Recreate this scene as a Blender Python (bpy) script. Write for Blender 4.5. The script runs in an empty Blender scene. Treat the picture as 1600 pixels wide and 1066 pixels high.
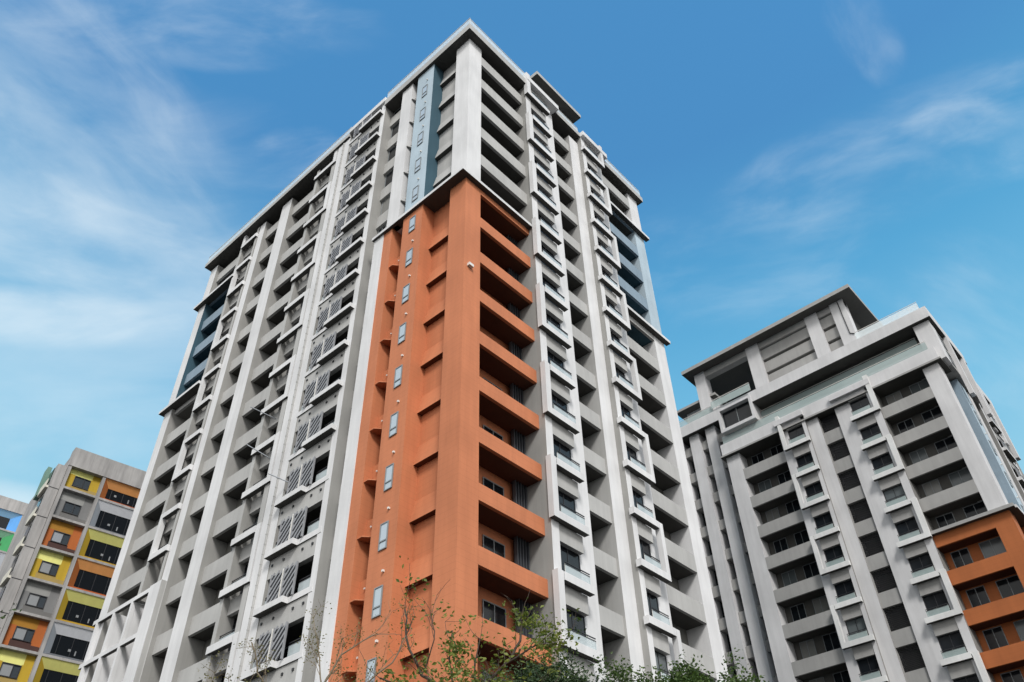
import bpy, math, random
from mathutils import Vector, Matrix
random.seed(7)
R = math.radians
scene = bpy.context.scene
col = scene.collection

# ---------------------------------------------------------------- camera
cam_d = bpy.data.cameras.new('camera'); cam = bpy.data.objects.new('camera', cam_d); col.objects.link(cam)
cam_d.sensor_width = 36.0
cam_d.lens = 36.0*1289.73/1600.0
cam_d.clip_end = 6000; cam_d.clip_start = 0.05
YAW, PIT, ROL = -0.719696, 0.735524, -0.0289875
cy, sy, cp, sp = math.cos(YAW), math.sin(YAW), math.cos(PIT), math.sin(PIT)
f = Vector((sy*cp, cy*cp, sp)); rt = Vector((cy, -sy, 0)); up = rt.cross(f)
r2 = rt*math.cos(ROL)+up*math.sin(ROL); u2 = -rt*math.sin(ROL)+up*math.cos(ROL)
m = Matrix((r2, u2, -f)).transposed().to_4x4(); m.translation = Vector((0, 0, 1.6))
cam.matrix_world = m
scene.camera = cam

# ---------------------------------------------------------------- light
SUN_AZ = R(126)      # clockwise from +Y
SUN_EL = R(42)
world = bpy.data.worlds.new('World'); scene.world = world; world.use_nodes = True
wn, wl = world.node_tree.nodes, world.node_tree.links
wn.clear()
wo = wn.new('ShaderNodeOutputWorld'); bg = wn.new('ShaderNodeBackground')
sky = wn.new('ShaderNodeTexSky'); sky.sky_type = 'NISHITA'; sky.sun_disc = False
sky.sun_elevation = SUN_EL; sky.sun_rotation = SUN_AZ
sky.altitude = 0; sky.air_density = 1.0; sky.dust_density = 0.6; sky.ozone_density = 2.0
tc = wn.new('ShaderNodeTexCoord')
def wnode(t, **k):
    n = wn.new(t)
    for a, b in k.items(): setattr(n, a, b)
    return n
def wmath(op, a, b=None, c=None):
    n = wn.new('ShaderNodeMath'); n.operation = op
    for i, v in enumerate((a, b, c)):
        if v is None: continue
        if isinstance(v, (int, float)): n.inputs[i].default_value = v
        else: wl.new(v, n.inputs[i])
    return n.outputs[0]
CLB = 1.0
PATCH = [  # centre direction, along direction, half length, half width, streak noise scale, low, high, strength
 ((-0.7287, 0.1093, 0.6761), (0.2883, 0.9444, 0.1581), 0.26, 0.065, 7, .34, .76, .66),
 ((-0.6345, 0.01, 0.7729), (-0.1223, 0.986, -0.1132), 0.24, 0.11, 7, .34, .75, .42),
 ((-0.535, 0.0668, 0.8422), (0.5181, 0.8134, 0.2645), 0.22, 0.05, 7, .34, .70, .45),
 ((-0.7842, 0.1261, 0.6076), (0.3699, 0.8812, 0.2945), 0.17, 0.034, 6, .25, .65, .72),
 ((-0.785, 0.125, 0.575), (0.3699, 0.8812, 0.2945), 0.34, 0.30, 4, .02, .75, .60),
 ((-0.0249, 0.6809, 0.732), (0.9766, 0.173, -0.1277), 0.22, 0.065, 7, .44, .78, .42),
 ((0.0305, 0.6796, 0.7329), (0.8895, 0.3161, -0.3301), 0.055, 0.028, 9, .30, .65, .45),
 ((-0.2131, 0.6739, 0.7074), (0.9346, 0.3516, -0.0534), 0.20, 0.085, 6, .48, .80, .32),
 ((-0.8726, 0.20, 0.440), (0.3038, 0.9467, 0.107), 0.30, 0.035, 5, .20, .60, .80),
 ((0.0001, 0.5767, 0.817), (0.0239, 0.8167, -0.5765), 0.06, 0.03, 9, .35, .70, .25),
 ((-0.0419, 0.8181, 0.5736), (0.5236, 0.5672, -0.5926), 0.14, 0.08, 6, .42, .78, .35),
 ((-0.5503, 0.2588, 0.7939), (0.7045, 0.6542, 0.2751), 0.06, 0.035, 8, .35, .70, .35)]
dirv = tc.outputs['Generated']
def wdot(v):
    n = wn.new('ShaderNodeVectorMath'); n.operation = 'DOT_PRODUCT'; wl.new(dirv, n.inputs[0]); n.inputs[1].default_value = v; return n.outputs['Value']
def wrange(src, a, b_, lo=0., hi=1., smooth=True):
    q = wn.new('ShaderNodeMapRange'); q.interpolation_type = 'SMOOTHSTEP' if smooth else 'LINEAR'
    q.inputs['From Min'].default_value = a; q.inputs['From Max'].default_value = b_; q.inputs['To Min'].default_value = lo; q.inputs['To Max'].default_value = hi
    wl.new(src, q.inputs['Value']); return q.outputs[0]
total = None
for i, (c, e, A, B_, ns, lo, hi, amp) in enumerate(PATCH):
    c = Vector(c).normalized(); e = Vector(e); e = (e-c*e.dot(c)).normalized(); n2 = c.cross(e)
    a, b_, dc = wdot(e), wdot(n2), wdot(c)
    cx = wn.new('ShaderNodeCombineXYZ'); wl.new(wmath('MULTIPLY', a, 1.0), cx.inputs[0]); wl.new(wmath('MULTIPLY', b_, 2.4), cx.inputs[1]); cx.inputs[2].default_value = i*3.7
    nz = wn.new('ShaderNodeTexNoise'); nz.inputs['Scale'].default_value = ns; nz.inputs['Detail'].default_value = 8; nz.inputs['Roughness'].default_value = .56; nz.inputs['Distortion'].default_value = .35
    wl.new(cx.outputs[0], nz.inputs['Vector'])
    r2_ = wmath('ADD', wmath('POWER', wmath('ABSOLUTE', wmath('DIVIDE', a, A)), 2.0), wmath('POWER', wmath('ABSOLUTE', wmath('DIVIDE', b_, B_)), 2.0))
    # the edge of the patch is broken up by the same noise
    r3 = wmath('ADD', r2_, wmath('MULTIPLY', wmath('SUBTRACT', nz.outputs['Fac'], .5), -1.6))
    mk = wmath('MULTIPLY', wrange(r3, 1.25, .0), wmath('GREATER_THAN', dc, 0.2))
    v = wmath('MULTIPLY', wmath('MULTIPLY', mk, wrange(nz.outputs['Fac'], lo-.10, hi+.10)), amp*.66)
    total = v if total is None else wmath('ADD', wmath('MULTIPLY', total, wmath('SUBTRACT', 1.0, v)), v)
# unseen bright cloud added behind the viewer as soft frontal fill light
back = wrange(wdot(Vector((-.487, .557, .671))), .70, .25)
nb = wn.new('ShaderNodeTexNoise'); nb.inputs['Scale'].default_value = 2.5; nb.inputs['Detail'].default_value = 6; wl.new(dirv, nb.inputs['Vector'])
back = wmath('MULTIPLY', back, wrange(nb.outputs['Fac'], .25, .55, .55, 1.0))
sep = wn.new('ShaderNodeSeparateXYZ'); wl.new(dirv, sep.inputs[0])
S = 0.12
def rgbmix(fac, c1, c2):
    mx = wn.new('ShaderNodeMix'); mx.data_type = 'RGBA'
    if isinstance(fac, float): mx.inputs[0].default_value = fac
    else: wl.new(fac, mx.inputs[0])
    for s_, k in ((c1, 6), (c2, 7)):
        if isinstance(s_, tuple): mx.inputs[k].default_value = (s_[0]/S, s_[1]/S, s_[2]/S, 1)
        else: wl.new(s_, mx.inputs[k])
    return mx.outputs[2]
tint = wn.new('ShaderNodeVectorMath'); tint.operation = 'MULTIPLY'; wl.new(sky.outputs[0], tint.inputs[0]); tint.inputs[1].default_value = (.70, 1.56, 1.76)
ramp = wn.new('ShaderNodeValToRGB'); wl.new(sep.outputs['Z'], ramp.inputs['Fac'])
SK = [(.20, (.37, .56, .63)), (.42, (.27, .51, .62)), (.55, (.15, .41, .59)), (.68, (.076, .295, .51)), (.80, (.056, .205, .42))]
el = ramp.color_ramp.elements
while len(el) < len(SK): el.new(.5)
for e_, (p_, c_) in zip(el, SK): e_.position = p_; e_.color = (*c_, 1)
rs = wn.new('ShaderNodeVectorMath'); rs.operation = 'SCALE'; wl.new(ramp.outputs[0], rs.inputs[0]); rs.inputs['Scale'].default_value = 1/S
base = rgbmix(wrange(sep.outputs['Z'], .86, .70, .55, .95), tint.outputs[0], rs.outputs[0])
c1 = rgbmix(total, base, (.66, .73, .77))
skyc = rgbmix(back, c1, (CLB*1.0, CLB*.99, CLB*.97))

# ---------------------------------------------------------------- materials
MATS = {}
def newmat(name):
    mt = bpy.data.materials.new(name); mt.use_nodes = True
    b = mt.node_tree.nodes['Principled BSDF']; return mt, mt.node_tree, b
def plaster(name, c, rough=0.8, var=0.12, bump=0.08, streak=0.11, tile=0.0):
    mt, nt, b = newmat(name); N, L = nt.nodes, nt.links
    b.inputs['Roughness'].default_value = rough
    b.inputs['Specular IOR Level'].default_value = 0.25
    t = N.new('ShaderNodeTexCoord'); geo = N.new('ShaderNodeNewGeometry')
    n1 = N.new('ShaderNodeTexNoise'); n1.inputs['Scale'].default_value = 0.35; n1.inputs['Detail'].default_value = 6
    L.new(geo.outputs['Position'], n1.inputs['Vector'])
    mp = N.new('ShaderNodeMapping'); mp.inputs['Scale'].default_value = (2.6, 2.6, 0.22)
    L.new(geo.outputs['Position'], mp.inputs['Vector'])
    n2 = N.new('ShaderNodeTexNoise'); n2.inputs['Scale'].default_value = 1.0; n2.inputs['Detail'].default_value = 8
    n2.inputs['Roughness'].default_value = 0.65
    L.new(mp.outputs[0], n2.inputs['Vector'])
    def mr(src, a, b_, lo, hi):
        q = N.new('ShaderNodeMapRange'); q.inputs['From Min'].default_value = a; q.inputs['From Max'].default_value = b_
        q.inputs['To Min'].default_value = lo; q.inputs['To Max'].default_value = hi; L.new(src, q.inputs['Value']); return q.outputs[0]
    a = mr(n1.outputs['Fac'], 0.3, 0.7, 1-var, 1+var*0.5)
    s = mr(n2.outputs['Fac'], 0.35, 0.7, 1-streak, 1.0+streak*.15)
    mu = N.new('ShaderNodeMath'); mu.operation = 'MULTIPLY'; L.new(a, mu.inputs[0]); L.new(s, mu.inputs[1])
    val = mu.outputs[0]
    if tile:
        sx = N.new('ShaderNodeSeparateXYZ'); L.new(geo.outputs['Position'], sx.inputs[0])
        md = N.new('ShaderNodeMath'); md.operation = 'FRACT'
        dv = N.new('ShaderNodeMath'); dv.operation = 'DIVIDE'; dv.inputs[1].default_value = tile; L.new(sx.outputs['Z'], dv.inputs[0])
        L.new(dv.outputs[0], md.inputs[0])
        lt = N.new('ShaderNodeMath'); lt.operation = 'LESS_THAN'; lt.inputs[1].default_value = 0.07; L.new(md.outputs[0], lt.inputs[0])
        q = mr(lt.outputs[0], 0, 1, 1.0, 0.90)
        m3 = N.new('ShaderNodeMath'); m3.operation = 'MULTIPLY'; L.new(val, m3.inputs[0]); L.new(q, m3.inputs[1]); val = m3.outputs[0]
    vm = N.new('ShaderNodeVectorMath'); vm.operation = 'SCALE'; vm.inputs[0].default_value = c; L.new(val, vm.inputs['Scale'])
    L.new(vm.outputs[0], b.inputs['Base Color'])
    n3 = N.new('ShaderNodeTexNoise'); n3.inputs['Scale'].default_value = 9; n3.inputs['Detail'].default_value = 4
    L.new(geo.outputs['Position'], n3.inputs['Vector'])
    bp = N.new('ShaderNodeBump'); bp.inputs['Strength'].default_value = bump; bp.inputs['Distance'].default_value = 0.05
    L.new(n3.outputs['Fac'], bp.inputs['Height']); L.new(bp.outputs[0], b.inputs['Normal'])
    return mt
def plain(name, c, rough=0.5, metal=0.0, alpha=1.0, spec=0.5):
    mt, nt, b = newmat(name)
    b.inputs['Base Color'].default_value = (*c, 1); b.inputs['Roughness'].default_value = rough
    b.inputs['Metallic'].default_value = metal; b.inputs['Alpha'].default_value = alpha
    b.inputs['Specular IOR Level'].default_value = spec
    return mt
M = dict(
    white=plaster('white_paint', (0.70, 0.70, 0.705)),
    pale=plaster('pale_grey_paint', (0.45, 0.447, 0.435)),
    grey=plaster('recess_shade_grey', (0.18, 0.176, 0.162)),  # balcony recess walls darkened, their shade painted in
    side=plaster('side_shade_grey', (0.34, 0.335, 0.32)),  # pier sides darker than the fronts, shade put into the colour
    t2side=plaster('tower_side_shade', (0.24, 0.235, 0.225)),  # same painted side shade for the second tower
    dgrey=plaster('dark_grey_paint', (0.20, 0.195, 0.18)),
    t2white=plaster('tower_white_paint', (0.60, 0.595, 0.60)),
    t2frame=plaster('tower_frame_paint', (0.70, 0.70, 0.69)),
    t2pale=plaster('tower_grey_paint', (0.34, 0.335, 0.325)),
    t2grey=plaster('tower_recess_shade', (0.10, 0.097, 0.09)),  # second tower's recess and set-back walls darkened to carry shade
    orange=plaster('orange_tile', (0.55, 0.197, 0.092), tile=0.33, rough=0.7),
    t2orange=plaster('deep_orange_tile', (0.40, 0.125, 0.04), tile=0.33, rough=0.7),
    blue=plaster('light_blue_paint', (0.44, 0.54, 0.61)),
    blue2=plaster('dusty_blue_paint', (0.25, 0.33, 0.40)),
    blue_shade=plaster('shaded_blue', (0.045, 0.10, 0.135)),  # the light blue as it looks in shade, on sides and in recesses
    soffit=plaster('underside_shade', (0.08, 0.078, 0.072)),  # shade of undersides and upper recess walls put into the colour
    brown=plaster('brown_underside_shade', (0.10, 0.038, 0.022)),  # painted shade for undersides in the orange zone
    concrete=plaster('grey_concrete', (0.40, 0.385, 0.375), streak=0.3, var=0.2),
    glass=plain('dark_window_glass', (0.010, 0.012, 0.015), 0.10, spec=0.28),
    pane=plain('pale_window_glass', (0.42, 0.50, 0.56), 0.15),
    bal=plain('balustrade_glass', (0.55, 0.62, 0.64), 0.08, alpha=0.62),
    t2bal=plain('green_balustrade_glass', (0.44, 0.53, 0.52), 0.08, alpha=0.5),
    roofglass=plain('roof_glass', (0.78, 0.84, 0.85), 0.1, alpha=0.55),
    metal=plain('grey_metal', (0.30, 0.32, 0.35), 0.4, 0.3),
    dark=plain('dark_metal', (0.015, 0.016, 0.02), 0.5),
    louv=plain('slat_metal', (0.27, 0.275, 0.29), 0.5, 0.0),
    finm=plain('fin_metal', (0.06, 0.065, 0.075), 0.45),
    curtain=plain('curtained_glass', (0.20, 0.20, 0.19), 0.25),
    blind=plain('blinds_behind_glass', (0.10, 0.115, 0.12), 0.2),
    lamp=plain('lamp_white', (0.7, 0.68, 0.64), 0.4),
    frame=plain('window_frame_grey', (0.22, 0.24, 0.25), 0.5),
)

# ---------------------------------------------------------------- helpers
class MB:
    def __init__(s): s.v = []; s.f = []; s.mi = []
    def hexa(s, p, mi=0):
        n = len(s.v); s.v += [Vector(q) for q in p]
        for q in ((0,3,2,1),(4,5,6,7),(0,1,5,4),(1,2,6,5),(2,3,7,6),(3,0,4,7)):
            s.f.append([n+i for i in q]); s.mi.append(mi)
    def box(s, a0, a1, b0, b1, c0, c1, mi=0):
        s.hexa([(a0,b0,c0),(a1,b0,c0),(a1,b1,c0),(a0,b1,c0),(a0,b0,c1),(a1,b0,c1),(a1,b1,c1),(a0,b1,c1)], mi)
    def quad(s, pts, mi=0):
        n = len(s.v); s.v += [Vector(q) for q in pts]; s.f.append(list(range(n, n+len(pts)))); s.mi.append(mi)
    def tube(s, a, b, r0, r1, n=6, mi=0):
        a, b = Vector(a), Vector(b); d = (b-a)
        if d.length < 1e-6: return
        d.normalize(); x = d.orthogonal().normalized(); y = d.cross(x); k = len(s.v)
        for c, r in ((a, r0), (b, r1)):
            for i in range(n):
                t = 2*math.pi*i/n; s.v.append(c+(x*math.cos(t)+y*math.sin(t))*r)
        for i in range(n):
            j = (i+1) % n; s.f.append([k+i, k+j, k+n+j, k+n+i]); s.mi.append(mi)
        s.f.append([k+i for i in reversed(range(n))]); s.mi.append(mi)
        s.f.append([k+n+i for i in range(n)]); s.mi.append(mi)
    def mesh(s, name, mats, fr=None):
        vs = s.v; fs = s.f
        if fr is not None:
            vs = [fr.map(q) for q in vs]
            if fr.flip: fs = [list(reversed(q)) for q in fs]
        me = bpy.data.meshes.new(name); me.from_pydata([tuple(q) for q in vs], [], fs)
        for mt in (mats if isinstance(mats, (list, tuple)) else [mats]): me.materials.append(mt)
        me.polygons.foreach_set('material_index', s.mi); me.update()
        return me
class Frame:
    """facade coordinates: u along the wall, w out of it, z up"""
    def __init__(s, o, ud, nd):
        s.o = Vector((o[0], o[1])); s.u = Vector(ud); s.n = Vector(nd)
        s.flip = (s.u.x*s.n.y - s.u.y*s.n.x) < 0
    def map(s, q):
        p = s.o+s.u*q[0]+s.n*q[1]; return Vector((p.x, p.y, q[2]))
def tag(o, label, cat, group=None):
    o['label'] = label; o['category'] = cat
    if group: o['group'] = group
    return o
def thing(name, label, cat, loc=(0,0,0), rz=0, group=None):
    o = bpy.data.objects.new(name, None); col.objects.link(o); o.location = loc; o.rotation_euler[2] = rz
    o.empty_display_size = 0.5
    return tag(o, label, cat, group)
def part(name, mb, mats, parent, fr=None, z=0.0, label=None):
    me = mb if isinstance(mb, bpy.types.Mesh) else mb.mesh(name, mats, fr)
    o = bpy.data.objects.new(name, me); col.objects.link(o); o.parent = parent; o.location = (0, 0, z)
    if label: o['label'] = label
    return o

# ---------------------------------------------------------------- setting: ground
def structure(name, mb, mat):
    o = bpy.data.objects.new(name, mb.mesh(name, mat)); col.objects.link(o); o['kind'] = 'structure'; return o
g = MB(); g.quad([(-1500,-1500,0),(1500,-1500,0),(1500,1500,0),(-1500,1500,0)])
structure('ground', g, plaster('ground_asphalt', (0.04, 0.04, 0.039), rough=0.9, var=0.3))
g = MB(); g.box(-75, 8, 9.0, 20.4, 0.0, 0.13); structure('pavement', g, plaster('paving', (0.12, 0.118, 0.11), rough=0.9, var=0.2))

# ---------------------------------------------------------------- tower facades
D_BACK = -2.0
class Tower:
    def __init__(s, root, H0, pitch, kmin, kmax, top, mats, ztop_body):
        s.root, s.H0, s.p, s.kmin, s.kmax, s.top, s.mt = root, H0, pitch, kmin, kmax, top, mats
        s.zb = H0+pitch*kmin
    def H(s, k): return s.H0+s.p*k
    def P(s, name, mb, mats, fr, z=0.0, label=None): return part(name, mb, mats, s.root, fr, z, label)

def zoned(t, fr, name, u0, u1, w0, w1, zones):
    """a pier or pillar painted in zones [(z0, z1, material)]; one part per colour"""
    for z0, z1, mt in zones:
        b = MB(); b.box(u0, u1, w0, w1, z0, z1); t.P(name, b, mt, fr)

def cols(fr, t, name, u0, u1, w0, w1, z0, z1, mt, side=None):
    b = MB(); b.box(u0, u1, w0, w1, z0, z1)
    if side is None: return t.P(name, b, mt, fr)
    b.mi = [1, 1, 1, 1, 0, 1]                      # outer face in full colour, other faces in the painted-in shade tone
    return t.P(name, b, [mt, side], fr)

def balcony(t, fr, u0, u1, k, par, side, sof, wp=0.0, ph=1.15, wins=(), fins=None, d=1.4, win_mat=None, lampu=None, whole=True):
    H = t.H(k); H1 = t.H(k+1) if k < t.kmax else t.top
    b = MB()
    b.box(u0+.004, u1-.004, wp-.2, wp, H, H+ph)                        # parapet
    b.box(u0+.004, u1-.004, -d, wp-.2, H, H+.16, 1)                    # slab
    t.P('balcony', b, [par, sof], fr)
    for (a, c, z0, z1) in wins:
        window(t, fr, a, c, H+z0, H1-z1, -d+.03)
    if fins:
        b = MB(); x = fins[0]
        b.box(fins[0], fins[1], -1.2, -1.15, H+.17, H1-.02, 1)  # dark sheet stands in for the shaded void behind the fins
        while x < fins[1]:
            b.box(x, x+.05, -1.149, -.95, H+.16, H1-.02); x += .2
        t.P('fin_screen', b, [M['finm'], M['dark']], fr)
    if lampu is not None:
        b = MB(); c = H1-.5
        b.box(lampu, lampu+.28, -d+.0, -d+.25, c-.14, c+.14)
        b.box(lampu+.12, lampu+.5, -d, -d+.35, c-1.2, c-.4)
        t.P('air_conditioner', b, M['pane'], fr)

def window(t, fr, a, c, z0, z1, w, mid=True, pale=0.0, mat=None, fm=None):
    b = MB(); e = .05
    b.box(a, c, w-.02, w+.03, z0, z0+e); b.box(a, c, w-.02, w+.03, z1-e, z1)
    b.box(a, a+e, w-.02, w+.03, z0+e, z1-e); b.box(c-e, c, w-.02, w+.03, z0+e, z1-e)
    if mid: b.box((a+c)/2-.025, (a+c)/2+.025, w-.015, w+.025, z0+e, z1-e)
    if pale: b.box(a+e, c-e, w-.015, w+.035, z0+(z1-z0)*pale-.03, z0+(z1-z0)*pale+.03)
    o = t.P('window', b, fm or M['frame'], fr)
    g = MB(); g.box(a+e*.5, c-e*.5, w-.019, w+.0, z0+e*.5, z1-e*.5)
    if mat is None:
        q_ = random.random(); mat = M['curtain'] if q_ < .07 else M['blind'] if q_ < .2 else M['glass']
    q = part('glass_pane', g, mat, o, fr)
    return o

def glassrail(t, fr, u0, u1, w, z0, z1, mat, name='glass_balustrade', posts=None, rails=2):
    b = MB(); b.box(u0, u1, w-.01, w+.01, z0, z1-.14)
    n = posts if posts is not None else max(1, round((u1-u0)/1.0))
    for i in range(n+1):
        x = u0+(u1-u0)*i/n; x = min(max(x, u0+.02), u1-.02); b.box(x-.02, x+.02, w-.035, w-.012, z0, z1-.1, 1)
    for r in range(rails): b.box(u0, u1, w-.03, w+.02, z1-.04-.12*r, z1-.12*r, 2 if rails > 1 else 1)
    return t.P(name, b, [mat, M['lamp'], M['dark']], fr)

def mt_soffit(t): return t.mt['soffit']
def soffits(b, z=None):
    """underside of each box gets the second material (shade put into the colour)"""
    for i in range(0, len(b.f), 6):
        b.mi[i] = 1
def boxbay(t, fr, u0, u1, o0, o1, lip, post_side, wf, k, white, pale, side, bal, spand_w=None, body=True):
    """one storey of a bay: ledge, opening, spandrel, window, balustrade, and on odd storeys the frame post"""
    H = t.H(k); H1 = t.H(k+1) if k < t.kmax else t.top+.3
    L0 = H+.78; L1 = t.H(k+1)+.78 if k < t.kmax else t.top+1.2
    sw = wf-.05 if spand_w is None else spand_w
    lw = wf+.32
    a, c = lip
    odd = k % 2 != 0
    b = MB(); a1, c1 = a, c
    if odd:
        if post_side < 0: a1 = a-.5
        else: c1 = c+.38
    b.box(a1, c1, wf-.02, lw, L0, L0+.42)
    if odd:
        if post_side < 0: b.box(a1, a1+.42, wf-.02, lw-.002, L0+.42, L1+.415)
        else: b.box(c1-.34, c1, wf-.02, lw-.002, L0+.42, L1+.415)
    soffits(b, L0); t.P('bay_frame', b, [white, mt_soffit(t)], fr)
    b = MB(); zt = min(H1-.15, t.top-.1)
    b.box(o0, o1, sw-.25, sw, zt, L1)
    t.P('spandrel', b, pale, fr)
    z0 = L0+.40
    o = window(t, fr, o0+.02, o1-.02, z0, zt, sw-.29 if spand_w is None else sw-.5, mat=M['glass'] if random.random() < .93 else M['blind'], fm=M['dark'])
    glassrail(t, fr, o0+.03, o1-.02, wf+.2 if spand_w is None else wf-.12, z0+.02, z0+.64, bal)

def facade_a(t, fr, g, zones1, zones5, kposts=0):
    """g: dict of the wall's bay boundaries; zones: colour zones of first and last bay"""
    mt = t.mt; W = g['W']; zb, top = t.zb-1.0, t.top
    # pillars, box-bay jambs, columns
    for z0, z1, m_, _ in zones1: cols(fr, t, 'corner_pillar', 0, g['p0'], -1.4, 0, z0, z1, m_)
    for (z0, z1, m_, _) in zones5: cols(fr, t, 'corner_pillar', g['p5'], W, D_BACK, 0, z0, z1, mt['blue'] if m_ is M['blue2'] else m_)
    pr = g['pr']
    for (j0, j1, o0, o1) in ((g['b2'][0], g['b2'][1], g['o2'][0], g['o2'][1]), (g['b4'][0], g['b4'][1], g['o4'][0], g['o4'][1])):
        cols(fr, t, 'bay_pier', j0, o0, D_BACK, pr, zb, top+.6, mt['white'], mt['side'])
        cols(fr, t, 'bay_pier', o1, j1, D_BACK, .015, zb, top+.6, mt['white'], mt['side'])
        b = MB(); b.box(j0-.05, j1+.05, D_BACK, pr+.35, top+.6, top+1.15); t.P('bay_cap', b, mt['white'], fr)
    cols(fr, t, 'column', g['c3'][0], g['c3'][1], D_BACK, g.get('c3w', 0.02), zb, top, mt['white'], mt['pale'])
    for k in range(t.kmin, t.kmax+1):
        H = t.H(k)
        def zone(zs):
            for z0, z1, m_, d_ in zs:
                if z0 <= H+.6 < z1: return m_, d_
            return zs[-1][2], zs[-1][3]
        m1, d1 = zone(zones1); m5, d5 = zone(zones5)
        m1 = mt['pale'] if m1 is mt['white'] else m1; m5 = mt['pale'] if m5 is mt['white'] else m5
        sof1 = M['brown'] if H < zones1[0][1] and zones1[0][2] is mt['orange'] else mt['soffit']
        sof5 = mt['soffit'] if d5 is not mt['blue_shade'] else mt['blue_shade']
        led1 = any(abs(H+.5-z[0]) < .9 for z in zones1[1:]) ; led5 = any(abs(H+.5-z[0]) < .9 for z in zones5[1:])
        if led1:
            zi = [z for z in zones1[1:] if abs(H+.5-z[0]) < .9][0]; zz = [z for z in zones1 if z[1] == zi[0]][0]
            balcony(t, fr, g['p0'], g['b2'][0], k, zz[2], d1, sof1, ph=zi[0]-H+.0, wins=g['w1'], fins=g.get('fins'))
        else:
            balcony(t, fr, g['p0'], g['b2'][0], k, m1, d1, sof1, ph=g.get('ph1', 1.15) if m1 is mt['orange'] else 1.15, wins=g['w1'], fins=g.get('fins'))
        if led5:
            zi = [z for z in zones5[1:] if abs(H+.5-z[0]) < .9][0]; zz = [z for z in zones5 if z[1] == zi[0]][0]
            balcony(t, fr, g['b4'][1], g['p5'], k, mt['pale'] if zz[2] is mt['white'] else zz[2], d5, sof5, ph=zi[0]-H, wins=g['w5'])
        else:
            balcony(t, fr, g['b4'][1], g['p5'], k, m5, d5, sof5, ph=1.15, wins=g['w5'])
        # middle bay
        if g['mid'] == 'balcony':
            balcony(t, fr, g['b2'][1], g['c3'][0], k, mt['pale'], mt['pale'], mt['soffit'], wp=-.12, ph=1.05, wins=((g['b2'][1]+.15, g['b2'][1]+.95, .3, .35),), lampu=g['b2'][1]+.62)
        else:
            H1 = t.H(k+1) if k < t.kmax else t.top
            b = MB(); b.box(g['b2'][1]+.004, g['c3'][0]-.004, D_BACK, -.15, H, H+1.25); t.P('spandrel', b, mt['pale'], fr)
            b = MB(); a, c = g['b2'][1]+.02, g['c3'][0]-.02; z0, z1 = H+1.25, H1
            s = z0-1.2
            while s < z1:
                # diagonal slats clipped to the opening
                p0 = Vector((a, s)); p1 = Vector((c, s+(c-a)*.75))
                q0 = max(0, (z0-p0.y)/(p1.y-p0.y)); q1 = min(1, (z1-.07-p0.y)/(p1.y-p0.y))
                if q1 > q0:
                    A = p0.lerp(p1, q0); B = p0.lerp(p1, q1)
                    b.hexa([(A.x,-.5,A.y),(B.x,-.5,B.y),(B.x,-.42,B.y),(A.x,-.42,A.y),(A.x,-.5,A.y+.06),(B.x,-.5,B.y+.06),(B.x,-.42,B.y+.06),(A.x,-.42,A.y+.06)])
                s += .19
            t.P('slat_screen', b, M['dark'], fr)
            window(t, fr, a+.05, c-.05, z0-.3, z1-.1, -1.6)
        for (bb, oo, lip, ps) in ((g['b2'], g['o2'], g['l2'], -1), (g['b4'], g['o4'], g['l4'], 1)):
            boxbay(t, fr, bb[0], bb[1], oo[0], oo[1], lip, ps, pr, k, mt['frame'], mt['pale'], mt['grey'], mt['bal'])
    # back wall of the balconies, painted per zone
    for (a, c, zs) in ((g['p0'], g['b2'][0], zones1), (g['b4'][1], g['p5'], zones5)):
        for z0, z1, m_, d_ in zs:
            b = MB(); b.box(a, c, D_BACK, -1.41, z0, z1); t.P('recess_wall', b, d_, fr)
    b = MB(); b.box(g['b2'][1], g['c3'][0], D_BACK, -1.41, zb, top); t.P('recess_wall', b, mt['grey'], fr)

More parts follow.
